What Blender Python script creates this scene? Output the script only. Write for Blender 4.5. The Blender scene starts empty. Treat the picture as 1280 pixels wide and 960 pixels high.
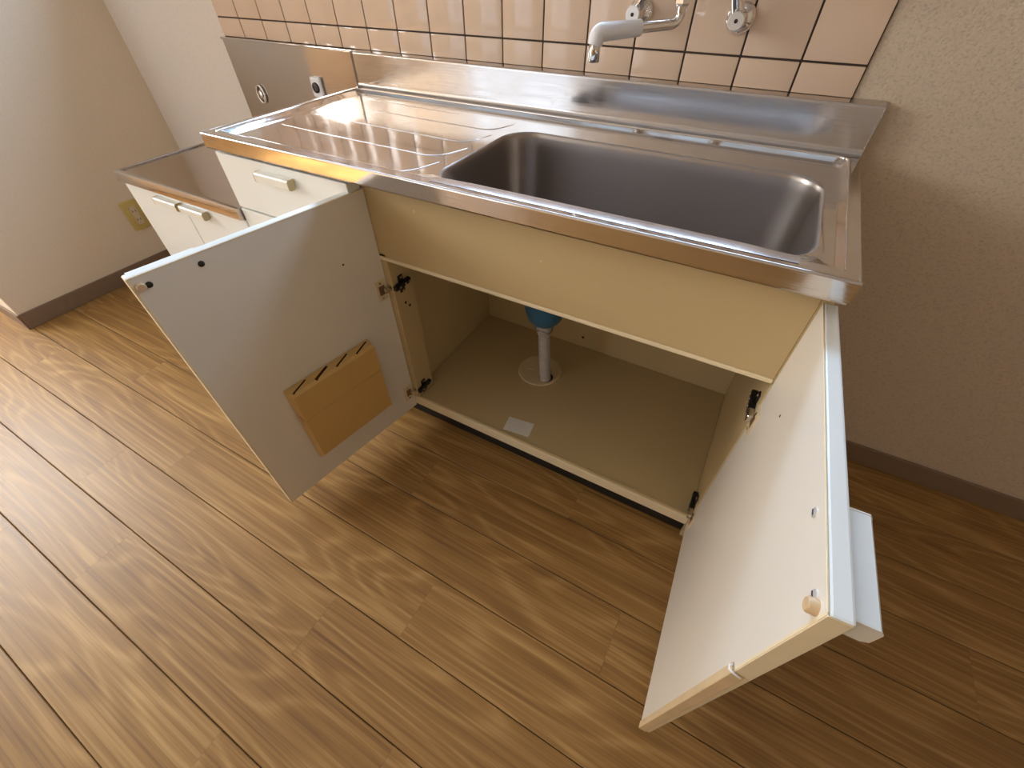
import bpy, bmesh, math, random
from mathutils import Vector, Matrix
from mathutils.geometry import delaunay_2d_cdt
random.seed(7)
S = bpy.context.scene
C = S.collection

# ------------------------------------------------------------------ camera
cam = bpy.data.cameras.new('camera')
cam.sensor_fit = 'HORIZONTAL'; cam.sensor_width = 36.0
cam.lens = 533.87 * 36.0 / 1280.0
cam.clip_start = 0.02
camo = bpy.data.objects.new('camera', cam); C.objects.link(camo)
cr = Vector((0.87264728, 0.48830262, -0.00687646)); cu = Vector((-0.34538876, 0.62707772, 0.69819778)); cf = Vector((-0.34524388, 0.60690534, -0.7158719))
mw = Matrix.Identity(4)
for i in range(3):
    mw[i][0] = cr[i]; mw[i][1] = cu[i]; mw[i][2] = -cf[i]
mw.translation = Vector((-0.1389, -0.5567, 1.0012))
camo.matrix_world = mw
S.camera = camo

# ------------------------------------------------------------------ view, world, daylight
vs = S.view_settings
vs.view_transform = 'Standard'; vs.look = 'None'; vs.gamma = 1.0; vs.use_curve_mapping = False
vs.exposure = 0.44
W = bpy.data.worlds.new('world'); S.world = W; W.use_nodes = True
bgn = W.node_tree.nodes['Background']
bgn.inputs[0].default_value = (0.55, 0.75, 1.0, 1); bgn.inputs[1].default_value = 0.8

def area_light(name, loc, direction, sx, sy, power, col):
    l = bpy.data.lights.new(name, 'AREA'); l.shape = 'RECTANGLE'; l.size = sx; l.size_y = sy
    l.energy = power; l.color = col
    o = bpy.data.objects.new(name, l); C.objects.link(o)
    o.location = loc
    o.rotation_euler = Vector(direction).to_track_quat('-Z', 'Y').to_euler()
    return o
# daylight entering by the window at the far left, by the glazed door behind, and the strip of sky seen from the window over the sink
area_light('daylight_far_window', (-4.08, -1.25, 1.7), (1, 0, 0), 1.7, 1.1, 80, (0.98, 0.99, 1.0))
area_light('daylight_balcony_door', (-2.32, -2.58, 1.0), (0, 1, 0), 1.15, 1.96, 9, (0.95, 0.97, 1.0))
area_light('daylight_over_sink', (-0.95, 0.92, 1.47), (0, -1, -0.35), 2.6, 0.5, 40, (0.50, 0.70, 1.0))
sun = bpy.data.lights.new('sun', 'SUN'); sun.energy = 22.0; sun.angle = 0.02; sun.color = (1.0, 0.97, 0.92)
suno = bpy.data.objects.new('sun', sun); C.objects.link(suno)
suno.rotation_euler = Vector((-0.28, 1.0, -1.55)).to_track_quat('-Z', 'Y').to_euler()

# ------------------------------------------------------------------ materials
def new_mat(name):
    m = bpy.data.materials.new(name); m.use_nodes = True
    nt = m.node_tree; b = nt.nodes['Principled BSDF']
    return m, nt, b
def plain(name, col, rough=0.5, metal=0.0, spec=0.5, var=0.0, scale=30.0, bump=0.0, bscale=200.0):
    m, nt, b = new_mat(name)
    b.inputs['Roughness'].default_value = rough; b.inputs['Metallic'].default_value = metal
    b.inputs['Specular IOR Level'].default_value = spec
    tc = nt.nodes.new('ShaderNodeTexCoord')
    n = nt.nodes.new('ShaderNodeTexNoise'); n.inputs['Scale'].default_value = scale; n.inputs['Detail'].default_value = 4
    nt.links.new(tc.outputs['Object'], n.inputs['Vector'])
    r = nt.nodes.new('ShaderNodeValToRGB')
    r.color_ramp.elements[0].position = 0.3; r.color_ramp.elements[1].position = 0.7
    r.color_ramp.elements[0].color = tuple(max(0, c * (1 - var)) for c in col) + (1,)
    r.color_ramp.elements[1].color = tuple(min(1, c * (1 + var)) for c in col) + (1,)
    nt.links.new(n.outputs['Fac'], r.inputs['Fac']); nt.links.new(r.outputs['Color'], b.inputs['Base Color'])
    if bump:
        n2 = nt.nodes.new('ShaderNodeTexNoise'); n2.inputs['Scale'].default_value = bscale; n2.inputs['Detail'].default_value = 3
        nt.links.new(tc.outputs['Object'], n2.inputs['Vector'])
        bp = nt.nodes.new('ShaderNodeBump'); bp.inputs['Strength'].default_value = bump; bp.inputs['Distance'].default_value = 0.002
        nt.links.new(n2.outputs['Fac'], bp.inputs['Height']); nt.links.new(bp.outputs['Normal'], b.inputs['Normal'])
    return m

def wallpaper(name, col, strength, scale):
    m, nt, b = new_mat(name)
    b.inputs['Roughness'].default_value = 0.85; b.inputs['Specular IOR Level'].default_value = 0.25
    tc = nt.nodes.new('ShaderNodeTexCoord')
    mp = nt.nodes.new('ShaderNodeMapping'); mp.inputs['Scale'].default_value = (0.8, 0.8, 1.1)
    nt.links.new(tc.outputs['Object'], mp.inputs['Vector'])
    n = nt.nodes.new('ShaderNodeTexNoise'); n.inputs['Scale'].default_value = scale; n.inputs['Detail'].default_value = 2.5; n.inputs['Roughness'].default_value = 0.55
    nt.links.new(mp.outputs['Vector'], n.inputs['Vector'])
    r = nt.nodes.new('ShaderNodeValToRGB')
    r.color_ramp.elements[0].position = 0.28; r.color_ramp.elements[1].position = 0.5
    r.color_ramp.elements[0].color = tuple(c * (0.80 if strength > .3 else .92) for c in col) + (1,); r.color_ramp.elements[1].color = col + (1,)
    nt.links.new(n.outputs['Fac'], r.inputs['Fac']); nt.links.new(r.outputs['Color'], b.inputs['Base Color'])
    bp = nt.nodes.new('ShaderNodeBump'); bp.inputs['Strength'].default_value = strength; bp.inputs['Distance'].default_value = 0.003
    nt.links.new(n.outputs['Fac'], bp.inputs['Height']); nt.links.new(bp.outputs['Normal'], b.inputs['Normal'])
    return m

def steel(name, col, rough, aniso_scale=(3, 120, 120), var=0.06, smudge=0.10):
    m, nt, b = new_mat(name)
    b.inputs['Metallic'].default_value = 1.0
    b.inputs['Base Color'].default_value = col + (1,)
    tc = nt.nodes.new('ShaderNodeTexCoord')
    mp = nt.nodes.new('ShaderNodeMapping'); mp.inputs['Scale'].default_value = aniso_scale
    nt.links.new(tc.outputs['Object'], mp.inputs['Vector'])
    n = nt.nodes.new('ShaderNodeTexNoise'); n.inputs['Scale'].default_value = 4.0; n.inputs['Detail'].default_value = 5
    nt.links.new(mp.outputs['Vector'], n.inputs['Vector'])
    n2 = nt.nodes.new('ShaderNodeTexNoise'); n2.inputs['Scale'].default_value = 9.0; n2.inputs['Detail'].default_value = 6
    nt.links.new(tc.outputs['Object'], n2.inputs['Vector'])
    m1 = nt.nodes.new('ShaderNodeMapRange'); m1.inputs['From Min'].default_value = 0.3; m1.inputs['From Max'].default_value = 0.7
    m1.inputs['To Min'].default_value = -var; m1.inputs['To Max'].default_value = var
    nt.links.new(n.outputs['Fac'], m1.inputs['Value'])
    m2 = nt.nodes.new('ShaderNodeMapRange'); m2.inputs['From Min'].default_value = 0.45; m2.inputs['From Max'].default_value = 0.75
    m2.inputs['To Min'].default_value = rough; m2.inputs['To Max'].default_value = rough + smudge
    nt.links.new(n2.outputs['Fac'], m2.inputs['Value'])
    ad = nt.nodes.new('ShaderNodeMath'); ad.operation = 'ADD'; ad.use_clamp = True
    nt.links.new(m1.outputs['Result'], ad.inputs[0]); nt.links.new(m2.outputs['Result'], ad.inputs[1])
    nt.links.new(ad.outputs[0], b.inputs['Roughness'])
    return m

def wood_floor(name):
    m, nt, b = new_mat(name)
    N = nt.nodes.new; L = nt.links.new
    tc = N('ShaderNodeTexCoord'); oi = N('ShaderNodeObjectInfo')
    sep = N('ShaderNodeSeparateXYZ'); L(tc.outputs['Object'], sep.inputs[0])
    off = N('ShaderNodeMath'); off.operation = 'MULTIPLY'; off.inputs[1].default_value = 53.0; L(oi.outputs['Random'], off.inputs[0])
    ax = N('ShaderNodeMath'); ax.operation = 'ADD'; L(sep.outputs['X'], ax.inputs[0]); L(off.outputs[0], ax.inputs[1])
    cmb = N('ShaderNodeCombineXYZ'); L(ax.outputs[0], cmb.inputs['X']); L(sep.outputs['Y'], cmb.inputs['Y']); L(off.outputs[0], cmb.inputs['Z'])
    def noise(scale, detail, rough=0.5, dist=0.0):
        mp = N('ShaderNodeMapping'); mp.inputs['Scale'].default_value = scale; L(cmb.outputs[0], mp.inputs['Vector'])
        n = N('ShaderNodeTexNoise'); n.inputs['Scale'].default_value = 1.0; n.inputs['Detail'].default_value = detail
        n.inputs['Roughness'].default_value = rough; n.inputs['Distortion'].default_value = dist
        L(mp.outputs[0], n.inputs['Vector']); return n
    # cathedral figure: contour lines of a slow field
    n1 = noise((1.3, 9.0, 1.0), 1.0, 0.4, 0.1)
    mul = N('ShaderNodeMath'); mul.operation = 'MULTIPLY'; mul.inputs[1].default_value = 75.0; L(n1.outputs['Fac'], mul.inputs[0])
    sn = N('ShaderNodeMath'); sn.operation = 'SINE'; L(mul.outputs[0], sn.inputs[0])
    sr = N('ShaderNodeMapRange'); sr.inputs['From Min'].default_value = -1; sr.inputs['From Max'].default_value = 1; L(sn.outputs[0], sr.inputs['Value'])
    pw = N('ShaderNodeMath'); pw.operation = 'POWER'; pw.inputs[1].default_value = 2.6; L(sr.outputs['Result'], pw.inputs[0])
    # broad tone and fine pores
    n2 = noise((1.0, 34.0, 1.0), 4, 0.6, 0.2)
    n3 = noise((3.2, 190.0, 1.0), 3, 0.6)
    mixa = N('ShaderNodeMath'); mixa.operation = 'MULTIPLY_ADD'; mixa.inputs[1].default_value = 0.10; L(pw.outputs[0], mixa.inputs[0]); 
    sc2 = N('ShaderNodeMath'); sc2.operation = 'MULTIPLY'; sc2.inputs[1].default_value = 0.34; L(n2.outputs['Fac'], sc2.inputs[0])
    L(sc2.outputs[0], mixa.inputs[2])
    mixb = N('ShaderNodeMath'); mixb.operation = 'MULTIPLY_ADD'; mixb.inputs[1].default_value = 0.46; L(n3.outputs['Fac'], mixb.inputs[0]); L(mixa.outputs[0], mixb.inputs[2])
    rnd = N('ShaderNodeMath'); rnd.operation = 'MULTIPLY_ADD'; rnd.inputs[1].default_value = 0.05; L(oi.outputs['Random'], rnd.inputs[0]); L(mixb.outputs[0], rnd.inputs[2])
    ramp = N('ShaderNodeValToRGB'); e = ramp.color_ramp.elements
    e[0].position = 0.24; e[0].color = (0.150, 0.068, 0.020, 1)
    e[1].position = 0.68; e[1].color = (0.52, 0.32, 0.120, 1)
    k = ramp.color_ramp.elements.new(0.46); k.color = (0.320, 0.172, 0.050, 1)
    L(rnd.outputs[0], ramp.inputs['Fac']); L(ramp.outputs['Color'], b.inputs['Base Color'])
    b.inputs['Specular IOR Level'].default_value = 0.42
    rr = N('ShaderNodeMapRange'); rr.inputs['To Min'].default_value = 0.34; rr.inputs['To Max'].default_value = 0.46; L(n3.outputs['Fac'], rr.inputs['Value']); L(rr.outputs['Result'], b.inputs['Roughness'])
    bp = N('ShaderNodeBump'); bp.inputs['Strength'].default_value = 0.12; bp.inputs['Distance'].default_value = 0.0006
    L(n3.outputs['Fac'], bp.inputs['Height']); L(bp.outputs['Normal'], b.inputs['Normal'])
    return m

M = {}
M['floor'] = wood_floor('wood_plank')
M['gap'] = plain('plank_gap', (0.05, 0.028, 0.014), 0.8)
M['wall'] = wallpaper('embossed_wallpaper', (0.64, 0.525, 0.395), 0.6, 280)
M['wall_smooth'] = wallpaper('smooth_wallpaper', (0.84, 0.715, 0.555), 0.10, 260)
M['wall_white'] = wallpaper('pale_wall_strip', (0.78, 0.71, 0.63), 0.06, 260)
M['ceiling'] = plain('ceiling_paper', (0.62, 0.58, 0.52), 0.9, var=0.02)
M['base'] = plain('taupe_vinyl', (0.235, 0.155, 0.098), 0.5, var=0.06)
M['grout'] = plain('dark_grout', (0.055, 0.035, 0.025), 0.8, var=0.2)
M['tile'] = plain('peach_tile', (0.74, 0.555, 0.405), 0.10, var=0.03, scale=4, bump=0.03, bscale=25)
M['steel'] = steel('stainless_sheet', (0.70, 0.655, 0.615), 0.10)
M['steel_splash'] = steel('stainless_splash', (0.60, 0.575, 0.56), 0.14, smudge=0.14)
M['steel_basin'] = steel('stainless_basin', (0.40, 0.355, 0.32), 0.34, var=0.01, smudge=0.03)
M['steel_rim'] = steel('stainless_rolled_rim', (0.66, 0.63, 0.61), 0.20, var=0.02, smudge=0.03)
M['steel_panel'] = steel('stainless_wall_sheet', (0.60, 0.535, 0.475), 0.08)
M['steel_top'] = steel('stainless_hob_top', (0.58, 0.51, 0.45), 0.10)
M['chrome'] = plain('chrome', (0.80, 0.78, 0.76), 0.07, 1.0, var=0.02)
M['dark_metal'] = plain('dark_hinge_metal', (0.05, 0.045, 0.04), 0.38, 0.8, var=0.2)
M['nickel'] = plain('nickel', (0.72, 0.68, 0.62), 0.25, 1.0, var=0.05)
M['satin'] = plain('satin_cap', (0.80, 0.79, 0.77), 0.38, 0.6, var=0.02)
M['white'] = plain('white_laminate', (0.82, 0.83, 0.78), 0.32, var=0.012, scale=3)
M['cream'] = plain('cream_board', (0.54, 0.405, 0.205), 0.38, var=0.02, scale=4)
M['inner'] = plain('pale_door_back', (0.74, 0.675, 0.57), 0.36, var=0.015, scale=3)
M['edge'] = plain('cream_edge_band', (0.80, 0.67, 0.44), 0.4, var=0.02)
M['tan_edge'] = plain('tan_tape', (0.66, 0.49, 0.28), 0.45, var=0.06)
M['black'] = plain('black_kick', (0.012, 0.011, 0.010), 0.45, var=0.3)
M['rack'] = plain('ochre_plastic', (0.60, 0.375, 0.125), 0.38, var=0.02, scale=5)
M['slot'] = plain('brown_slot', (0.17, 0.08, 0.025), 0.7)
M['blue'] = plain('blue_plastic', (0.03, 0.13, 0.23), 0.35, var=0.05)
M['grey_hose'] = plain('grey_hose', (0.46, 0.435, 0.40), 0.45, var=0.05)
M['cream_plastic'] = plain('cream_plastic', (0.70, 0.56, 0.345), 0.4, var=0.03)
M['white_plastic'] = plain('white_plastic', (0.83, 0.82, 0.82), 0.28, var=0.01)
M['paper'] = plain('paper_label', (0.72, 0.68, 0.60), 0.7, var=0.05, scale=120)
M['mustard'] = plain('mustard_plate', (0.64, 0.49, 0.16), 0.4, var=0.03)
M['beige_plastic'] = plain('beige_socket', (0.74, 0.62, 0.42), 0.4, var=0.02)
M['handle'] = plain('pearl_handle', (0.80, 0.77, 0.68), 0.3, var=0.02)
M['handle_end'] = plain('tan_handle_cap', (0.50, 0.40, 0.22), 0.4, var=0.05)
M['bumper'] = plain('tan_bumper', (0.62, 0.43, 0.24), 0.4, var=0.06)
M['hole'] = plain('dark_hole', (0.03, 0.018, 0.01), 0.8)
M['alu'] = plain('window_aluminium', (0.55, 0.53, 0.5), 0.4, 0.9, var=0.03)

# ------------------------------------------------------------------ mesh helpers
def bm_new(): return bmesh.new()
def box(bm, x0, x1, y0, y1, z0, z1, bev=0.0, seg=2):
    r = bmesh.ops.create_cube(bm, size=1.0)
    vsx = r['verts']
    for v in vsx:
        v.co = Vector(((x0 + x1) / 2 + v.co.x * (x1 - x0), (y0 + y1) / 2 + v.co.y * (y1 - y0), (z0 + z1) / 2 + v.co.z * (z1 - z0)))
    if bev > 0:
        es = list({e for v in vsx for e in v.link_edges})
        bmesh.ops.bevel(bm, geom=es, offset=bev, segments=seg, affect='EDGES', profile=0.6)
    return bm
def tube(bm, pts, radii, seg=16, cap=True):
    pts = [Vector(p) for p in pts]
    if not isinstance(radii, (list, tuple)): radii = [radii] * len(pts)
    rings = []; prev = None
    for i, p in enumerate(pts):
        a = pts[max(i - 1, 0)]; b = pts[min(i + 1, len(pts) - 1)]
        t = (b - a).normalized()
        if prev is None:
            n = t.orthogonal().normalized()
        else:
            n = (prev - t * prev.dot(t))
            n = n.normalized() if n.length > 1e-6 else t.orthogonal().normalized()
        prev = n; bi = t.cross(n)
        rings.append([bm.verts.new(p + (n * math.cos(2 * math.pi * k / seg) + bi * math.sin(2 * math.pi * k / seg)) * radii[i]) for k in range(seg)])
    for i in range(len(rings) - 1):
        for k in range(seg):
            bm.faces.new((rings[i][k], rings[i][(k + 1) % seg], rings[i + 1][(k + 1) % seg], rings[i + 1][k]))
    if cap:
        bm.faces.new(list(reversed(rings[0]))); bm.faces.new(rings[-1])
    return bm
def arc_pts(pts, r, n=6):
    """polyline with rounded inner corners"""
    pts = [Vector(p) for p in pts]; out = [pts[0]]
    for i in range(1, len(pts) - 1):
        a, b, c = pts[i - 1], pts[i], pts[i + 1]
        u = (a - b).normalized(); w = (c - b).normalized()
        rr = min(r, (a - b).length * .49, (c - b).length * .49)
        p0 = b + u * rr; p1 = b + w * rr
        for k in range(n + 1):
            t = k / n
            out.append(p0 * (1 - t) ** 2 + b * 2 * t * (1 - t) + p1 * t * t)
    out.append(pts[-1]); return out
def extrude_profile(bm, prof, axis, a0, a1, closed=True):
    """prof: list of 2D points; axis 'x': (y,z) profile swept in x"""
    def P(a, q): return Vector((a, q[0], q[1])) if axis == 'x' else Vector((q[0], a, q[1]))
    r0 = [bm.verts.new(P(a0, q)) for q in prof]; r1 = [bm.verts.new(P(a1, q)) for q in prof]
    n = len(prof)
    for k in range(n if closed else n - 1):
        bm.faces.new((r0[k], r0[(k + 1) % n], r1[(k + 1) % n], r1[k]))
    if closed:
        bm.faces.new(list(reversed(r0))); bm.faces.new(r1)
    return bm
def obj(name, bm, mat, parent=None, smooth=None, loc=None):
    """verts are given in the parent's space (world when there is none)"""
    bmesh.ops.recalc_face_normals(bm, faces=bm.faces[:])
    me = bpy.data.meshes.new(name); bm.to_mesh(me); bm.free()
    mats = mat if isinstance(mat, (list, tuple)) else [mat]
    for mm in mats: me.materials.append(M[mm])
    if smooth is not None:
        me.polygons.foreach_set('use_smooth', [True] * len(me.polygons))
        me.set_sharp_from_angle(angle=math.radians(smooth))
    o = bpy.data.objects.new(name, me); C.objects.link(o)
    if parent: o.parent = parent
    if loc: o.location = loc
    return o
def inst(name, me, parent, loc, rotz=0.0):
    o = bpy.data.objects.new(name, me); C.objects.link(o); o.parent = parent; o.location = loc
    if rotz: o.rotation_euler = (0, 0, rotz)
    return o
def thing(name, label, cat, loc=(0, 0, 0), group=None):
    o = bpy.data.objects.new(name, None); C.objects.link(o); o.location = loc
    o['label'] = label; o['category'] = cat
    if group: o['group'] = group
    return o
def struct(o): o['kind'] = 'structure'; return o
def shift(bm, d):
    for v in bm.verts: v.co += Vector(d)
    return bm

# ------------------------------------------------------------------ dimensions
ZC = 0.734; LIP = 0.030; D = 0.4675; YW = 0.4936; YT = 0.4880
XR0, XL0 = 1.7, -4.0; YF = -2.5; HC = 2.4
XWL = -2.366; YST = -0.332
# ------------------------------------------------------------------ floor of planks
bm = box(bm_new(), XL0, XR0, YF, YW, -0.05, -0.0035)
floor = struct(obj('floor', bm, 'gap'))
PW, PL = 0.1375, 0.8255
pm = bm_new(); ppf = [(-PW / 2 + .0008, -.012), (PW / 2 - .0008, -.012), (PW / 2 - .0008, -.0012), (PW / 2 - .0019, 0), (-PW / 2 + .0019, 0), (-PW / 2 + .0008, -.0012)]
extrude_profile(pm, ppf, 'x', -PL / 2 + .00015, PL / 2 - .00015)
bmesh.ops.recalc_face_normals(pm, faces=pm.faces[:])
pme = bpy.data.meshes.new('plank'); pm.to_mesh(pme); pm.free(); pme.materials.append(M['floor'])
ends = {0: -0.27, -1: -0.655, -2: -0.082, -3: -0.468, -4: -0.640, -5: -0.365, -6: -0.655, 1: -0.60, 2: -0.15}
for r in range(-18, 4):
    y0 = -0.0515 + r * PW          # joint line at the front of row r
    yc = y0 + PW / 2
    if yc + PW / 2 > YW + 0.09 or yc - PW / 2 < YF - 0.1: continue
    e0 = ends.get(r, random.uniform(0, PL))
    k0 = math.floor((XL0 - e0) / PL)
    x = e0 + k0 * PL
    while x < XR0:
        a = max(x, XL0 + .002); b = min(x + PL, XR0 - .002); yb = min(yc + PW / 2, YW - .001); ya = max(yc - PW / 2, YF + .001)
        if b - a > 0.01 and yb - ya > 0.01:
            o = inst('plank', pme, floor, ((a + b) / 2, (ya + yb) / 2, 0))
            o.scale = ((b - a) / PL, (yb - ya) / PW, 1)
        x += PL

# ------------------------------------------------------------------ walls with window openings
def wall_with_hole(name, axis, a0, a1, t0, t1, h0, h1, mat):
    """axis 'x': wall runs along x, thickness t in y;  hole a in (h0[0],h0[1]), z in (h1[0],h1[1])"""
    bm = bm_new()
    def B(p, q, z0, z1):
        if axis == 'x': box(bm, p, q, t0, t1, z0, z1)
        else: box(bm, t0, t1, p, q, z0, z1)
    B(a0, h0[0], 0, HC); B(h0[1], a1, 0, HC)
    if h1[0] > 0.001: B(h0[0], h0[1], 0, h1[0])
    B(h0[0], h0[1], h1[1], HC)
    return struct(obj(name, bm, mat))
wall_back = wall_with_hole('wall_back', 'x', XWL, XR0, YW, YW + .12, (-2.1, 0.10), (1.09, 1.9), 'wall')
wall_far = wall_with_hole('wall_far_left', 'y', YF, YST, XL0 - .1, XL0, (-2.1, -0.4), (1.15, 2.25), 'wall_smooth')
wall_front = wall_with_hole('wall_front', 'x', XL0 - .1, XR0 + .1, YF - .1, YF, (-2.9, -1.75), (0.02, 1.98), 'wall')
struct(obj('wall_right', box(bm_new(), XR0, XR0 + .1, YF, YW + .12, 0, HC), 'wall'))
struct(obj('wall_left', box(bm_new(), XL0, XWL, YST, YW + .12, 0, HC, 0.002, 1), 'wall_smooth'))
struct(obj('ceiling', box(bm_new(), XL0 - .1, XR0 + .1, YF - .1, YW + .12, HC, HC + .08), 'ceiling'))
# the wall between the left return and the tiles has a thin, paler sheet over it
o = obj('pale_wall_strip', box(bm_new(), XWL + .0005, -1.748, YW - .0012, YW, 0.0, 1.10), 'wall_white', wall_back)
def window_frame(name, axis, a, z, t):
    bm = bm_new(); w = .045
    def B(p, q, z0, z1):
        if axis == 'x': box(bm, p, q, t - .025, t + .025, z0, z1, .003, 1)
        else: box(bm, t - .025, t + .025, p, q, z0, z1, .003, 1)
    B(a[0], a[0] + w, z[0], z[1]); B(a[1] - w, a[1], z[0], z[1]); B(a[0] + w, a[1] - w, z[0], z[0] + w); B(a[0] + w, a[1] - w, z[1] - w, z[1])
    mid = (a[0] + a[1]) / 2; B(mid - w / 2, mid + w / 2, z[0] + w, z[1] - w)
    return struct(obj(name, bm, 'alu'))
window_frame('window_1', 'x', (-2.1, 0.10), (1.09, 1.9), YW + .08)
window_frame('window_2', 'y', (-2.1, -0.4), (1.15, 2.25), XL0 - .05)
window_frame('window_3', 'x', (-2.9, -1.75), (0.02, 1.98), YF - .05)
# baseboards
HB = 0.062
struct(obj('baseboard_back', box(bm_new(), 0.004, XR0, YW - .007, YW, 0.0, HB, 0.0015, 1), 'base'))
struct(obj('baseboard_left', box(bm_new(), XWL, XWL + .007, YST, YW - .001, 0.0, HB, 0.0015, 1), 'base'))
struct(obj('baseboard_return', box(bm_new(), XL0, XWL + .007, YST - .007, YST, 0.0, HB, 0.0015, 1), 'base'))

# ------------------------------------------------------------------ wall tiles (children of the back wall)
TP = 0.0998; XT = -0.0505; ZT = 0.8586
XTL = XT - 17 * TP
obj('grout', box(bm_new(), XTL, XT, YW - .003, YW, 0.795, 1.0585), 'grout', wall_back)
def tile_mesh(w, h):
    b_ = bm_new(); box(b_, -w / 2, w / 2, 0, .008, -h / 2, h / 2, .0016, 2)
    bmesh.ops.recalc_face_normals(b_, faces=b_.faces[:])
    me = bpy.data.meshes.new('tile'); b_.to_mesh(me); b_.free(); me.materials.append(M['tile'])
    me.polygons.foreach_set('use_smooth', [True] * len(me.polygons)); me.set_sharp_from_angle(angle=math.radians(50))
    return me
G = 0.0032
full = tile_mesh(TP - G, TP - G); cut = tile_mesh(TP - G, ZT - 0.8135 - G / 2)
for c in range(17):
    x = XT - (c + .5) * TP
    inst('tile', cut, wall_back, (x, YT, (ZT - G / 2 + 0.8135) / 2))
    for r in range(2):
        inst('tile', full, wall_back, (x, YT, ZT + (r + .5) * TP))

# ------------------------------------------------------------------ sink worktop
sink = thing('sink_worktop', 'stainless steel sink top with ribbed drainboard, deep basin and low backsplash', 'sink', (-0.6, 0.23, ZC))
SO = Vector((0.6, -0.23, -ZC))
def rrect(x0, x1, y0, y1, r, n=8):
    pts = []
    for cx, cy, a in ((x1 - r, y0 + r, -90), (x1 - r, y1 - r, 0), (x0 + r, y1 - r, 90), (x0 + r, y0 + r, 180)):
        for k in range(n + 1):
            t = math.radians(a + 90 * k / n); pts.append((cx + r * math.cos(t), cy + r * math.sin(t)))
    return pts
bm = bm_new()
ZTR = ZC - 0.0065           # tray level
BX0, BX1, BY0, BY1, BR = -0.638, -0.045, 0.030, 0.347, 0.062
# outer skin: rim -> bead -> tray, as loops of equal count
def loop(pts, z): return [bm.verts.new((p[0], p[1], z)) for p in pts]
def bridge(a, b):
    n = len(a)
    for k in range(n): bm.faces.new((a[k], a[(k + 1) % n], b[(k + 1) % n], b[k]))
n = 8
def zfront(y): return ZC - .0003
def zmix(x, y, z):
    # the border in front of the basin falls gently to the front edge
    t = min(1, max(0, (0.036 - y) / 0.014)); t = t * t * (3 - 2 * t)
    return z * (1 - t) + zfront(y) * t
def loop_f(pts, z): return [bm.verts.new((p[0], p[1], zmix(p[0], p[1], z))) for p in pts]
Lout = loop_f(rrect(-1.1985, -0.0015, 0.0015, D - .002, .004, n), ZC)
Lb0 = loop_f(rrect(-1.1840, -0.0130, 0.0060, 0.4490, .016, n), ZC)
Lb1 = loop_f(rrect(-1.1800, -0.0155, 0.0075, 0.4455, .016, n), ZC + .0012)
Lb2 = loop_f(rrect(-1.1760, -0.0185, 0.0090, 0.4420, .016, n), ZC + .0008)
Lb3 = loop_f(rrect(-1.1600, -0.0265, 0.0115, 0.4330, .015, n), ZTR + .0010)
tray = rrect(-1.154, -0.0300, 0.0135, 0.4300, .014, n)
Lt = loop_f(tray, ZTR)
bridge(Lout, Lb0); bridge(Lb0, Lb1); bridge(Lb1, Lb2); bridge(Lb2, Lb3); bridge(Lb3, Lt)
# tray floor with the basin opening, triangulated
bas = rrect(BX0, BX1, BY0, BY1, BR, 12)
pts = [Vector(p) for p in tray] + [Vector(p) for p in bas]
nt_, nb_ = len(tray), len(bas)
edges = [(i, (i + 1) % nt_) for i in range(nt_)] + [(nt_ + i, nt_ + (i + 1) % nb_) for i in range(nb_)]
for ix in range(0, 57):
    for iy in range(0, 23):
        x = -1.140 + ix * 0.02; y = (0.018, 0.022, 0.026, 0.030, 0.0345)[iy] if iy < 5 else 0.045 + (iy - 5) * 0.022
        if BX0 - .008 < x < BX1 + .008 and BY0 - .003 < y < BY1 + .008: continue
        if x > -0.038 or y > 0.424: continue
        pts.append(Vector((x, y)))
res = delaunay_2d_cdt(pts, edges, [], 0, 1e-6)
vv = []
def tray_z(x, y): return zmix(x, y, ZTR)
for co in res[0]: vv.append(bm.verts.new((co.x, co.y, tray_z(co.x, co.y))))
from mathutils.geometry import intersect_point_tri_2d
def in_basin(x, y):
    # inside the rounded rectangle
    dx = max(BX0 + BR - x, 0, x - (BX1 - BR)); dy = max(BY0 + BR - y, 0, y - (BY1 - BR))
    return (BX0 < x < BX1) and (BY0 < y < BY1) and (dx * dx + dy * dy) < BR * BR * 0.999
def in_tray(x, y): return -1.1541 < x < -0.0299 and 0.0134 < y < 0.4301
for f in res[2]:
    c = sum((Vector(res[0][i]) for i in f), Vector((0, 0))) / len(f)
    if in_basin(c.x, c.y) or not in_tray(c.x, c.y): continue
    try: bm.faces.new([vv[i] for i in f])
    except ValueError: pass
bmesh.ops.delete(bm, geom=[v for v in bm.verts if not v.link_faces], context='VERTS')
bmesh.ops.remove_doubles(bm, verts=bm.verts[:], dist=0.00005)
shift(bm, SO)
obj('worktop', bm, 'steel', sink, smooth=14)
# rolled water-stop along the front of the basin, falling to the front edge
bm = bm_new(); N_ = 40; ra = []; rb = []; rc = []; rd = []
for k in range(N_ + 1):
    t = k / N_; x = -0.615 + t * 0.550
    e = min(1, t / .16, (1 - t) / .16); e = e * e * (3 - 2 * e); h = .0003 + .0016 * e
    ra.append(bm.verts.new((x, 0.0100, ZC + .0002))); rb.append(bm.verts.new((x, 0.0285, ZC + h))); rc.append(bm.verts.new((x, 0.0312, ZC + h - .0006))); rd.append(bm.verts.new((x, 0.0325, ZC - .004)))
for k in range(N_):
    for a_, b_ in ((ra, rb), (rb, rc), (rc, rd)): bm.faces.new((a_[k], a_[k + 1], b_[k + 1], b_[k]))
shift(bm, SO); obj('front_roll', bm, 'steel_rim', sink, smooth=20)
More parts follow.
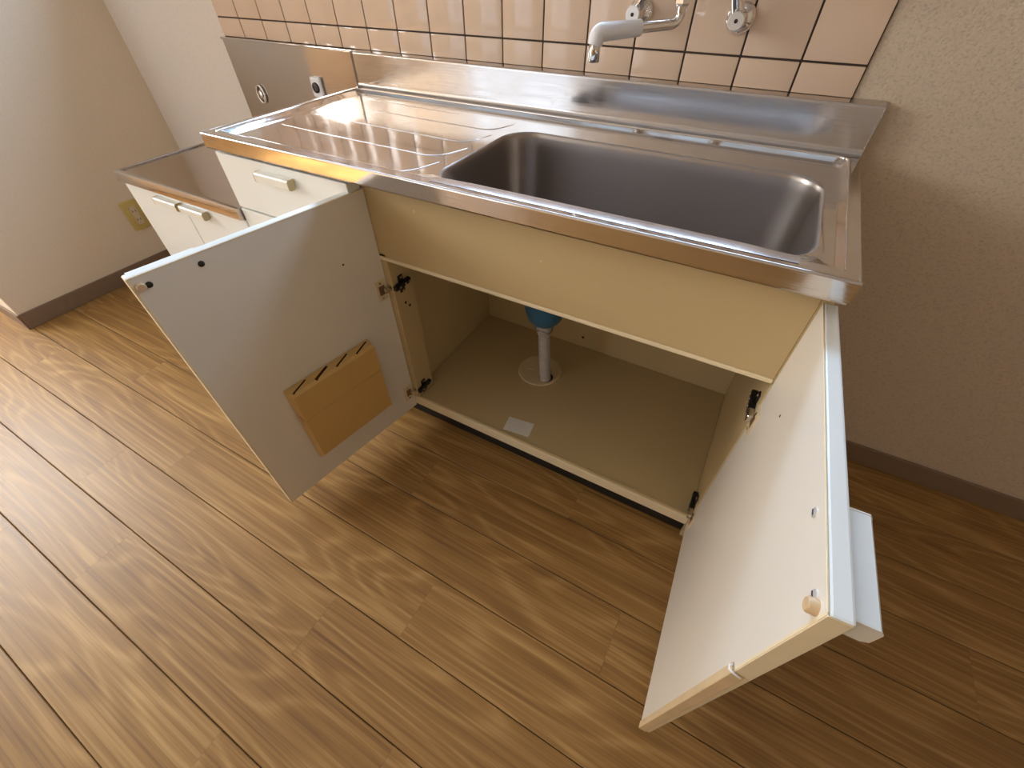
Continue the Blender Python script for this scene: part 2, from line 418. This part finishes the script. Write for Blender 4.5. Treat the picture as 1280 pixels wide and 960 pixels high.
# folded edge all round: front lip with a rolled top corner, and the two ends
def lip_prof(y_out, y_in, sgn, ZC=ZC, LIP=LIP):
    r = .0030; P = []
    for k in range(7):
        t = math.radians(90 * k / 6); P.append((y_out + sgn * (r - r * math.sin(t)), ZC - r + r * math.cos(t)))
    P += [(y_out, ZC - r - .0006), (y_out, ZC - LIP + .0036), (y_out, ZC - LIP + .003), (y_out + sgn * .002, ZC - LIP), (y_in, ZC - LIP), (y_in, ZC - LIP + .002), (y_out + sgn * .0035, ZC - LIP + .003), (y_out + sgn * .006, ZC - .0012)]
    return P
bm = bm_new(); extrude_profile(bm, lip_prof(-0.003, 0.012, 1, ZC, LIP + .001), 'x', -1.2005, 0.0005); shift(bm, SO)
obj('front_lip', bm, 'steel', sink, smooth=35)
bm = bm_new(); extrude_profile(bm, lip_prof(0.001, -0.010, -1), 'y', 0.0005, D); shift(bm, SO); obj('end_lip', bm, 'steel', sink, smooth=35)
bm = bm_new(); extrude_profile(bm, lip_prof(-1.201, -1.190, 1), 'y', 0.0005, D); shift(bm, SO); obj('end_lip', bm, 'steel', sink, smooth=35)
# raised bead round the tray: right end, back and left end
bm = bm_new()
pb = arc_pts([(-0.0170, 0.020, ZC + .0002), (-0.0170, 0.4440, ZC + .0008), (-1.1790, 0.4440, ZC + .0008), (-1.1790, 0.020, ZC + .0002)], .022, 8)
tube(bm, pb, [.0010] + [.0027] * (len(pb) - 2) + [.0010], 14); shift(bm, SO); obj('rim_bead', bm, 'steel', sink, smooth=60)
# basin
bm = bm_new(); n = 12
prev = None
def bfy(ins, dz): return BY0 + ins + min(.030, max(0, -dz - .003) * 1.05)
sec = [(0.0, 0.0, BR), (0.0015, -0.0008, BR), (0.003, -0.0035, BR), (0.0042, -0.010, BR), (0.005, -0.024, BR), (0.0055, -0.033, BR), (0.010, -0.140, BR), (0.014, -0.155, BR), (0.024, -0.168, BR), (0.040, -0.176, BR - .004), (0.060, -0.179, BR - .01)]
for ins, dz, r in sec:
    l = []
    for q in rrect(BX0 + ins, BX1 - ins, bfy(ins, dz), BY1 - ins, max(r - ins * .4, .03), n):
        zz = (tray_z(q[0], q[1]) if dz > -.02 else ZTR) + dz
        l.append(bm.verts.new((q[0], q[1], zz)))
    if prev: bridge(prev, l)
    prev = l
cx, cy = -0.50, 0.27
cen = [bm.verts.new((cx + .056 * math.cos(2 * math.pi * k / len(prev) - math.pi / 2 + .3), cy + .056 * math.sin(2 * math.pi * k / len(prev) - math.pi / 2 + .3), ZTR - .183)) for k in range(len(prev))]
bridge(prev, cen); bm.faces.new(cen)
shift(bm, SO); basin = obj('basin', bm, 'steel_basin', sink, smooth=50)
bm = bm_new(); tube(bm, [(cx, cy, ZTR - .184), (cx, cy, ZTR - .179)], [.052, .050], 28); tube(bm, [(cx, cy, ZTR - .181), (cx, cy, ZTR - .175)], [.038, .036], 24); shift(bm, SO)
obj('drain', bm, 'dark_metal', basin, smooth=40)
# drainboard ribs: four long pressed lines that hook towards the back near the basin
for y, x0, x1, hook in ((0.029, -1.105, -0.675, .075), (0.122, -1.115, -0.672, .070), (0.216, -1.115, -0.672, .070), (0.310, -1.110, -0.668, .062), (0.385, -1.10, -0.80, 0)):
    base = [(x0, y + .012, 0), ((x0 + x1) / 2, y + .004, 0), (x1 - .01, y, 0)]
    if hook: base.append((x1 + .012, y + hook, 0))
    pp = arc_pts(base, .05, 8)
    bm = bm_new(); seg = 8
    rad = [.0022] * len(pp); rad[0] = .0008; rad[-1] = .0008
    tube(bm, pp, rad, 10)
    for v in bm.verts: v.co.z = v.co.z * 0.42 + zmix(v.co.x, v.co.y, ZTR) + .0001
    shift(bm, SO); obj('drain_rib', bm, 'steel', sink, smooth=60)
# backsplash: cove, face, rolled top ledge back to the tiles
prof = []
for k in range(7):
    t = math.radians(90 * k / 6); prof.append((D - .010 + .010 * math.sin(t), ZC + .010 - .010 * math.cos(t)))
HS = 0.0765
prof += [(D, ZC + .0112), (D, ZC + HS - .0052)]
for k in range(7):
    t = math.radians(90 * k / 6); prof.append((D + .004 - .004 * math.cos(t), ZC + HS - .004 + .004 * math.sin(t)))
prof += [(YT + .004, ZC + HS + .003), (YT + .004, ZC + HS - .002), (D + .006, ZC + HS - .006), (D + .006, ZC - .012), (D - .010, ZC - .004)]
bm = bm_new(); extrude_profile(bm, prof, 'x', -1.2, 0.0); shift(bm, SO)
obj('backsplash', bm, 'steel_splash', sink, smooth=35)
for xe in (-1.2005, 0.0):
    bm = bm_new()
    box(bm, xe, xe + .0007, D - .004, YT + .003, ZC - .004, ZC + HS + .001, .0002, 1); shift(bm, SO); obj('splash_end_fold', bm, 'steel', sink)

# ------------------------------------------------------------------ stove wall sheet
bm = bm_new()
box(bm, XTL, -1.2015, D + .010, YW - .004, 0.50, ZC + HS - .001, .001, 1)
box(bm, XTL, -1.2015, D + .004, YW - .004, ZC + HS - .003, ZC + HS + .002, .0015, 2)
o = obj('wall_guard_sheet', bm, 'steel_panel'); o['label'] = 'tall brownish stainless sheet on the wall behind the stove table'; o['category'] = 'wall panel'
YG = D + .010
g = thing('gas_outlet', 'square chrome gas outlet with dark valve on the steel wall sheet', 'gas outlet', (-1.372, YG, 0.715))
bm = bm_new(); box(bm, -.021, .021, -.010, 0, -.026, .026, .006, 3); obj('plate', bm, 'white_plastic', g, smooth=40)
bm = bm_new(); tube(bm, [(0, -.008, 0), (0, -.013, 0), (0, -.016, 0)], [.014, .013, .009], 20); obj('valve', bm, 'dark_metal', g, smooth=40)
g = thing('pipe_collar', 'oval chrome pipe collar on the steel wall sheet beside the pale wall', 'pipe collar', (-1.648, YG, 0.672))
bm = bm_new()
cp = [(.017 * math.cos(2 * math.pi * k / 28), -.004, .024 * math.sin(2 * math.pi * k / 28)) for k in range(29)]
tube(bm, cp, .0032, 8, cap=False); obj('ring', bm, 'chrome', g, smooth=60)
bm = bm_new(); tube(bm, [(0, 0, 0), (0, -.006, 0), (0, -.009, 0)], [.010, .010, .006], 18); obj('plug', bm, 'nickel', g, smooth=40)

# ------------------------------------------------------------------ sink cabinet
YD = 0.0418; ZB = 0.0885; ZTOP = ZC - LIP - .001
cab = thing('sink_cabinet', 'cream sink base cabinet with both doors standing open and drawers at the end', 'cabinet', (-0.6, 0.25, 0))
CO = Vector((0.6, -0.25, 0))
def cpart(name, mat, *boxes, bev=.0012, parent=None, **kw):
    bm = bm_new()
    for b in boxes: box(bm, *b, bev, 1)
    shift(bm, CO); o = obj(name, bm, mat, parent or cab)
    return o
YB = 0.482
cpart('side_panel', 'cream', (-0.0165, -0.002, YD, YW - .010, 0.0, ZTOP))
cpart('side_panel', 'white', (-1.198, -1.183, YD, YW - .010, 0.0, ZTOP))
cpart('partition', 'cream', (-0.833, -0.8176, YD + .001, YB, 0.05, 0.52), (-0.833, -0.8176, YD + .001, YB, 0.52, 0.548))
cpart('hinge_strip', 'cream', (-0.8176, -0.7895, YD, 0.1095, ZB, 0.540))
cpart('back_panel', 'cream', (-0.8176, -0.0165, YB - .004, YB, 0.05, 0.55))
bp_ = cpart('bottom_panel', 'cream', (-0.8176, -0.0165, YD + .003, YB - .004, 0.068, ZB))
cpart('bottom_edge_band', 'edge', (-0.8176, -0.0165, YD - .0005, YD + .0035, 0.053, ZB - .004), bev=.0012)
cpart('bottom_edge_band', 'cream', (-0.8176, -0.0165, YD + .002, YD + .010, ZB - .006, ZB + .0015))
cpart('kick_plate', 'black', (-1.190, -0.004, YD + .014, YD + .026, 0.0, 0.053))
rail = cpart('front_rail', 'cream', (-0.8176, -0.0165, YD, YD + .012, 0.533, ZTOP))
cpart('rail_edge_band', 'edge', (-0.8176, -0.0165, YD - .002, YD + .016, 0.5246, 0.533), bev=.0018)
for px_, pz_, pr_ in ((-0.687, .655, .0032), (-0.42, .625, .0022)):
    bm = bm_new(); tube(bm, [(px_, YD - .0004, pz_), (px_, YD + .0006, pz_)], pr_, 12); shift(bm, CO); obj('rail_plug', bm, 'tan_edge', cab)
bm = bm_new(); tube(bm, [(-0.464, YB - .0046, .125), (-0.464, YB - .0030, .125)], .0045, 14); shift(bm, CO); obj('screw_hole', bm, 'hole', cab)
for (dx, z) in ((-0.812, .40), (-0.80, .385)):
    bm = bm_new(); tube(bm, [(-0.7897, YD + .030 + (dx + .81), z), (-0.7891, YD + .030 + (dx + .81), z)], .0038, 10); shift(bm, CO); obj('screw_hole', bm, 'hole', cab)
bm = bm_new(); box(bm, -.0365, .0365, -.0235, .0235, 0, .0006); bmesh.ops.rotate(bm, verts=bm.verts[:], cent=(0, 0, 0), matrix=Matrix.Rotation(math.radians(7), 3, 'Z')); shift(bm, CO + Vector((-.484, .0845, ZB)))
o = obj('sticker', bm, 'paper', cab); o['label'] = 'small pale paper sticker on the cabinet floor'
# drawer end unit (fronts closed)
def handle_bm(L=0.100, h=0.020, dpt=0.018):
    # trapezoid bar, local x along the length, y<0 outwards, z up from the centre
    P = [(0, h * .5), (-dpt * .86, h * .5), (-dpt, h * .34), (-dpt, -h * .38), (-dpt * .8, -h * .5), (-dpt * .35, -h * .5), (-dpt * .35, -h * .2), (0, -h * .2)]
    b_ = bm_new(); extrude_profile(b_, P, 'x', -L / 2, L / 2); return b_
def end_bm(x, t=0.0016, h=0.020, dpt=0.018):
    P = [(-.001, h * .5 + .0004), (-dpt * .86, h * .5 + .0004), (-dpt - .0004, h * .34), (-dpt - .0004, -h * .38), (-dpt * .8, -h * .5 - .0004), (-dpt * .3, -h * .5 - .0004), (-.001, -h * .2)]
    b_ = bm_new(); extrude_profile(b_, P, 'x', x - t / 2, x + t / 2); return b_
def add_handle(parent, x, y, z, L=0.104, flip=False):
    b_ = handle_bm(L); shift(b_, (x, y, z)); h = obj('handle', b_, 'handle', parent)
    for s in (-1, 1):
        b_ = end_bm(s * (L / 2 + .0008)); shift(b_, (x, y, z)); obj('handle_cap', b_, 'handle_end', parent)
    return h
YDF = 0.0085
def front(name, x0, x1, z0, z1, parent, o_, y0=YDF, y1=YD - .001, handle=None):
    bm = bm_new(); box(bm, x0, x1, y0, y1, z0, z1, .0022, 2); shift(bm, o_)
    f = obj(name, bm, 'white', parent)
    if handle:
        b_ = handle_bm(); shift(b_, Vector((handle[0], y0, handle[1])) + o_); obj('handle', b_, 'handle', f)
        for s in (-1, 1):
            b_ = end_bm(s * .0508); shift(b_, Vector((handle[0], y0, handle[1])) + o_); obj('handle_cap', b_, 'handle_end', f)
    return f
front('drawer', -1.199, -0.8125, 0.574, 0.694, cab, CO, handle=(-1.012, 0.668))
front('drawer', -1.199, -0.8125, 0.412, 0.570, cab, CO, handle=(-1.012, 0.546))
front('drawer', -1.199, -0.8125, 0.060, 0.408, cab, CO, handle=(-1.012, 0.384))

# doors -----------------------------------------------------------------
DW, DT, DZ0, DZ1 = 0.413, 0.0176, 0.047, 0.6765
def make_door(side, ang):
    s = 1 if side == 'L' else -1            # local x grows from the hinge to the free edge for L, the other way for R
    hx = -0.8058 if s == 1 else -0.0147
    def X(a, b): return (min(s * a, s * b), max(s * a, s * b))
    bm = bm_new(); x0, x1 = X(0, DW)
    box(bm, x0, x1, -DT, -0.0012, DZ0, DZ1, .0022, 2)
    d = obj('door', bm, 'white', cab)
    d.location = Vector((hx, YD, 0)) + CO
    d.rotation_euler = (0, 0, -s * ang)
    bm = bm_new(); x0, x1 = X(.0012, DW - .0012); box(bm, x0, x1, -.0014, 0.0, DZ0 + .001, DZ1 - .001, .0004, 1)
    bk = obj('back_face', bm, 'inner', d)
    # cream edge bands on free edge and bottom
    bm = bm_new(); x0, x1 = X(DW - .0006, DW + .0006); box(bm, x0, x1, -DT + .0015, -.0002, DZ0 + .001, DZ1 - .001, .0003, 1); obj('edge_band', bm, 'edge', d)
    bm = bm_new(); x0, x1 = X(DW - .0035, DW - .0002); box(bm, x0, x1, -.0012, .0004, DZ0 + .001, DZ1 - .001, .0003, 1); obj('edge_band', bm, 'edge', d)
    bm = bm_new(); x0, x1 = X(.002, DW - .002); box(bm, x0, x1, -.0012, .0004, DZ1 - .0022, DZ1 - .0004, .0003, 1); obj('edge_band', bm, 'edge', d)
    # handle on the front, near the top free corner
    hc = 0.357
    b_ = handle_bm(0.094, 0.024, 0.021); shift(b_, (s * hc, -DT, 0.658)); obj('handle', b_, 'white', d)
    for e in (-1, 1):
        b_ = end_bm(e * .0478, h=.024, dpt=.021); shift(b_, (s * hc, -DT, 0.658)); obj('handle_cap', b_, 'handle', d)
    # screws, bumper, small hole on the inside
    for a, z in ((0.392, 0.658), (0.317, 0.658)):
        bm = bm_new(); tube(bm, [(s * a, -.001, z), (s * a, .0010, z), (s * a, .0018, z)], [.0048, .0048, .003], 14); sc = obj('screw', bm, 'satin' if s < 0 else 'dark_metal', d, smooth=40)
        bm = bm_new(); box(bm, s * a - .0028, s * a + .0028, .0016, .0022, z - .0007, z + .0007); obj('screw_slot', bm, 'hole', d)
    bm = bm_new(); tube(bm, [(s * .4025, 0, .6605), (s * .4025, .006, .6605), (s * .4025, .0075, .6605)], [.0065, .0062, .005], 16); obj('bumper', bm, 'bumper', d, smooth=40)
    ha, hz = (0.0894, 0.552) if s > 0 else (0.1077, 0.5634)
    bm = bm_new(); tube(bm, [(s * ha, -.001, hz), (s * ha, .0004, hz)], .0022, 10); obj('screw_hole', bm, 'hole', d)
    # hinges: cup plate on the door, arm towards the carcass
    for z in (0.455, 0.115):
        bm = bm_new(); x0, x1 = X(.005, .033); box(bm, x0, x1, -.001, .0022, z - .026, z + .026, .001, 1)
        pl_ = obj('hinge_plate', bm, 'cream_plastic', d)
        bm = bm_new(); x0, x1 = X(.010, .026); box(bm, x0, x1, .0018, .0026, z - .012, z + .012, .0003, 1); obj('hinge_cup', bm, 'slot', d)
        bm = bm_new(); x0, x1 = X(-.004, .018); box(bm, x0, x1, .002, .012, z - .007, z + .007, .0015, 1); obj('hinge_knuckle', bm, 'nickel', d)
        for zz in (-.019, .019):
            bm = bm_new(); tube(bm, [(s * .020, .0018, z + zz), (s * .020, .0034, z + zz)], .0032, 10); obj('hinge_screw', bm, 'nickel', d)
    return d
dl = make_door('L', 1.7364)
dr = make_door('R', 1.6191)
# hinge arms on the carcass
for z in (0.455, 0.115):
    for hx, s in ((-0.7895, 1), (-0.0165, -1)):
        bm = bm_new(); x0, x1 = sorted((hx, hx + s * .011)); box(bm, x0, x1, YD - .002, YD + .052, z - .0065, z + .0065, .002, 1)
        x0, x1 = sorted((hx, hx + s * .003)); box(bm, x0, x1, YD + .018, YD + .034, z - .022, z + .022, .001, 1)
        shift(bm, CO); a = obj('hinge_arm', bm, 'dark_metal', cab)
        for yy in (.012, .030, .044):
            bm = bm_new(); tube(bm, [(hx + s * .0105, YD + yy, z), (hx + s * .0128, YD + yy, z)], .0032, 10); shift(bm, CO); obj('hinge_screw', bm, 'nickel', cab)
        for zz in (-.017, .017):
            bm = bm_new(); tube(bm, [(hx + s * .002, YD + .026, z + zz), (hx + s * .0045, YD + .026, z + zz)], .003, 10); shift(bm, CO); obj('hinge_screw', bm, 'nickel', cab)
# lifted strip of edge tape on the lower part of the free edge of the right door
bm = bm_new()
x_ = -DW
box(bm, x_ - .0022, x_ - .0008, -.0105, .0018, DZ0 + .001, 0.497, .0004, 1)
box(bm, x_ - .001, x_ + .0085, .0004, .0018, DZ0 + .001, 0.497, .0004, 1)
o = obj('loose_edge_tape', bm, 'tan_edge', dr); o['label'] = 'loose tan tape along the lower free edge'
bm = bm_new(); tube(bm, [(x_ + .0055, .0016, .497), (x_ + .003, .005, .499), (x_ - .001, .0052, .500), (x_ - .003, .001, .500), (x_ - .004, -.006, .4985)], [.0007, .0011, .0012, .0011, .0007], 8); obj('torn_end', bm, 'white_plastic', dr, smooth=60)

# ------------------------------------------------------------------ knife holder on the inside of the left door
ang = 1.7364
kr = thing('knife_holder', 'ochre plastic knife holder with four slanted slots on the open door', 'knife holder')
kr.location = (-0.8058, YD, 0); kr.rotation_euler = (0, 0, -ang)
bm = bm_new()
P = [(.0008, .140), (.012, .131), (.029, .150), (.029, .276), (.0272, .278), (.0305, .2805), (.0305, .352), (.024, .358), (.0008, .358)]
extrude_profile(bm, P, 'x', 0.090, 0.306)
# chamfer the two upright front edges slightly by moving front points in
for v in bm.verts:
    if v.co.y > .02:
        v.co.x += .004 if v.co.x < .2 else -.004
body = obj('body', bm, 'rack', kr)
cut_bm = bm_new()
for k in range(4):
    c0 = 0.114 + k * 0.053
    w = .0022 if k != 2 else .0034
    p0 = Vector((c0 + .020 - .002, .0055, 0)); p1 = Vector((c0 - .018 + .016, .0235, 0))
    # slanted in plan: back end towards the hinge, front end towards the free edge
    p0 = Vector((c0 - .016, .0060, 0)); p1 = Vector((c0 + .024, .0240, 0))
    u = (p1 - p0).normalized(); nrm = Vector((-u.y, u.x, 0)) * w
    q = [p0 - nrm, p1 - nrm, p1 + nrm, p0 + nrm]
    lo = [cut_bm.verts.new((a.x, a.y, .27)) for a in q]; hi = [cut_bm.verts.new((a.x, a.y, .37)) for a in q]
    cut_bm.faces.new(lo[::-1]); cut_bm.faces.new(hi)
    for i in range(4): cut_bm.faces.new((lo[i], lo[(i + 1) % 4], hi[(i + 1) % 4], hi[i]))
cutter = obj('knife_slot_cutter', cut_bm, 'slot', kr)
md = body.modifiers.new('slots', 'BOOLEAN'); md.operation = 'DIFFERENCE'; md.object = cutter; md.solver = 'EXACT'
try: md.material_mode = 'TRANSFER'
except Exception: pass
bpy.context.view_layer.update()
dg = bpy.context.evaluated_depsgraph_get()
newme = bpy.data.meshes.new_from_object(body.evaluated_get(dg)); body.modifiers.clear(); body.data = newme
cm = cutter.data; bpy.data.objects.remove(cutter); bpy.data.meshes.remove(cm)
bm = bm_new(); box(bm, .3055, .3072, .009, .028, .277, .2815, .0004, 1); obj('side_rib', bm, 'rack', kr)

# ------------------------------------------------------------------ drain pipe inside the cabinet
dp = thing('drain_pipe', 'blue sink trap with grey ribbed hose and metal clip inside the cabinet', 'drain pipe', (-0.508, 0.285, ZB))
PX = Vector((.508, -.285, -ZB))
bm = bm_new()
tx, ty = -0.510, 0.272
tube(bm, [(tx, ty, .538), (tx, ty, .40), (tx, ty, .352), (tx, ty, .326), (tx, ty, .312), (tx, ty, .305)], [.052, .052, .052, .045, .034, .020], 32); shift(bm, PX)
obj('trap', bm, 'blue', dp, smooth=60)
bm = bm_new(); pts_ = []; rad = []
for i in range(90):
    t = i / 89; z = .306 - t * (.306 - ZB - .0032)
    pts_.append((tx + .008 * t ** 1.5, ty + .012 * t, z))
    base = .0215 if t < .12 else (.0215 - (t - .12) / .08 * .006 if t < .2 else .0155)
    rad.append(base + (.0013 * (1 if i % 4 < 2 else -1) if t > .2 else 0))
tube(bm, pts_, rad, 20); shift(bm, PX); obj('hose', bm, 'grey_hose', dp, smooth=70)
bm = bm_new()
cl = []
for k in range(23):
    a = math.radians(-210 + 300 * k / 22); cl.append((tx + .0235 * math.cos(a), ty + .0235 * math.sin(a), .288 + .004 * math.sin(3 * a)))
cl = [(cl[0][0] + .004, cl[0][1] + .012, .284)] + cl + [(cl[-1][0] + .012, cl[-1][1] - .006, .294)]
tube(bm, cl, .0016, 8); shift(bm, PX); obj('clip', bm, 'nickel', dp, smooth=60)
pc = thing('pipe_cover', 'round cream cover disc around the hose on the cabinet floor', 'cover', (-0.532, 0.308, ZB + .0006))
bm = bm_new()
seg = 40; rings = [(.066, 0.0), (.0655, .003), (.062, .0042), (.058, .0030), (.004, .0030)]
prev = None
for r_, z_ in rings:
    l = [bm.verts.new((r_ * math.cos(2 * math.pi * k / seg), r_ * math.sin(2 * math.pi * k / seg), z_)) for k in range(seg)]
    if prev: bridge(prev, l)
    prev = l
bm.faces.new(prev)
obj('disc', bm, 'cream_plastic', pc, smooth=40)
bm = bm_new(); tube(bm, [(.031, -.0200, .0031), (.031, -.0200, .0036)], .0205, 24); obj('pipe_hole', bm, 'hole', pc)
bm = bm_new(); tube(bm, arc_pts([(-.034, -.012, .0036), (-.020, -.004, .0044), (-.014, -.010, .0036)], .008, 4), .0016, 8); obj('latch', bm, 'tan_edge', pc, smooth=60)

# ------------------------------------------------------------------ stove table beside the sink
st = thing('stove_table', 'low white stove cabinet with brownish steel top and two small doors', 'cabinet', (-1.47, 0.24, 0))
TO = Vector((1.47, -0.24, 0)); ZS = 0.5695
bm = bm_new()
P = [(-.003, ZS - .027), (-.003, ZS - .004), (-.0015, ZS - .001), (.002, ZS), (.012, ZS), (.016, ZS - .0035), (D - .01, ZS - .0035), (D + .008, ZS - .0035), (D + .008, ZS - .012), (.012, ZS - .012), (.012, ZS - .027)]
extrude_profile(bm, P, 'x', -1.738, -1.2035); shift(bm, TO); obj('top', bm, 'steel_top', st, smooth=35)
bm = bm_new(); box(bm, -1.738, -1.730, .014, D + .006, ZS - .006, ZS + .0003, .0008, 1); shift(bm, TO); obj('top_edge', bm, 'steel_top', st)
bm = bm_new(); box(bm, -1.734, -1.206, YD - .012, D, 0.05, ZS - .0125, .001, 1); shift(bm, TO); obj('carcass', bm, 'white', st)
bm = bm_new(); box(bm, -1.730, -1.210, YD + .02, D - .05, 0.0, 0.05); shift(bm, TO); obj('kick', bm, 'black', st)
front('door', -1.7375, -1.4725, 0.06, 0.538, st, TO, y1=YD - .013, handle=(-1.5285, 0.518))
front('door', -1.4695, -1.2045, 0.06, 0.538, st, TO, y1=YD - .013, handle=(-1.412, 0.518))

# ------------------------------------------------------------------ power socket on the left wall
so = thing('power_socket', 'mustard double power socket plate low on the beige side wall', 'socket', (XWL, 0.199, 0.231))
bm = bm_new(); box(bm, 0, .008, -.035, .035, -.058, .058, .003, 2); obj('plate', bm, 'mustard', so, smooth=40)
bm = bm_new(); box(bm, .0065, .010, -.013, .013, -.036, .036, .005, 3); obj('insert', bm, 'beige_plastic', so, smooth=40)
for z in (-.017, .017):
    for y in (-.0055, .0055):
        bm = bm_new(); box(bm, .0095, .0104, y - .0012, y + .0012, z - .004, z + .004); obj('slot', bm, 'hole', so)

# ------------------------------------------------------------------ wall-mounted mixer tap
fx = thing('mixer_tap', 'chrome wall-mounted mixer tap with white plastic spout tip over the sink', 'tap', (-0.362, YT, 0.965))
FO = Vector((.362, -YT, -.965))
def fpart(name, mat, pts_, r, seg=18, smooth=50, parent=None):
    bm = bm_new(); tube(bm, pts_, r, seg); shift(bm, FO); return obj(name, bm, mat, parent or fx, smooth=smooth)
bx, by, bz = -0.352, 0.395, 1.000
fpart('body', 'chrome', [(bx - .075, by, bz), (bx - .07, by, bz), (bx + .07, by, bz), (bx + .075, by, bz)], [.014, .019, .019, .014], 24)
for s, wx, wz in ((-1, -0.447, .913), (1, -0.268, .911)):
    fpart('flange', 'chrome', [(wx, YT - .0002, wz), (wx, YT - .004, wz), (wx, YT - .013, wz)], [.024, .023, .013], 28)
    fpart('valve', 'chrome', [(wx, YT - .010, wz), (wx, YT - .040, wz), (wx, YT - .046, wz)], [.0135, .0135, .0115], 22)
    v = fpart('valve_cap', 'satin', [(wx, YT - .0455, wz), (wx, YT - .0490, wz), (wx, YT - .0500, wz)], [.0130, .0130, .0118], 24, smooth=25)
    bm = bm_new(); tube(bm, [(wx, YT - .0498, wz), (wx, YT - .0506, wz)], .0030, 12); shift(bm, FO); obj('screw_slot', bm, 'hole', v)
    ex = bx + s * .062
    fpart('leg', 'chrome', arc_pts([(wx, YT - .030, wz), (wx + (ex - wx) * .9, YT - .045, bz - .03), (ex, by, bz)], .03, 6), .0105, 18)
    fpart('handle', 'chrome', [(bx + s * .072, by, bz), (bx + s * .085, by, bz), (bx + s * .115, by - .004, bz + .002), (bx + s * .122, by - .004, bz + .002)], [.012, .020, .022, .016], 20)
fpart('spout_nut', 'chrome', [(bx, by, bz - .015), (bx, by, bz - .050), (bx, by, bz - .066), (bx, by, bz - .070)], [.0115, .0125, .0125, .0095], 6, smooth=25)
sp = arc_pts([(bx, by, bz - .060), (-0.352, 0.400, 0.908), (-0.415, 0.333, 0.9045)], .030, 8)
fpart('spout', 'chrome', sp, .0080, 18)
tip = arc_pts([(-0.402, 0.3465, 0.9052), (-0.4540, 0.2915, 0.9020), (-0.4560, 0.2890, 0.8860)], .012, 8)
fpart('spout_tip', 'white_plastic', tip, [.0115, .0130] + [.0130] * (len(tip) - 3) + [.0118], 22)
fpart('nozzle', 'chrome', [(-0.4560, 0.2890, 0.8870), (-0.4560, 0.2890, 0.8650), (-0.4560, 0.2890, 0.8635)], [.0098, .0098, .0088], 22)
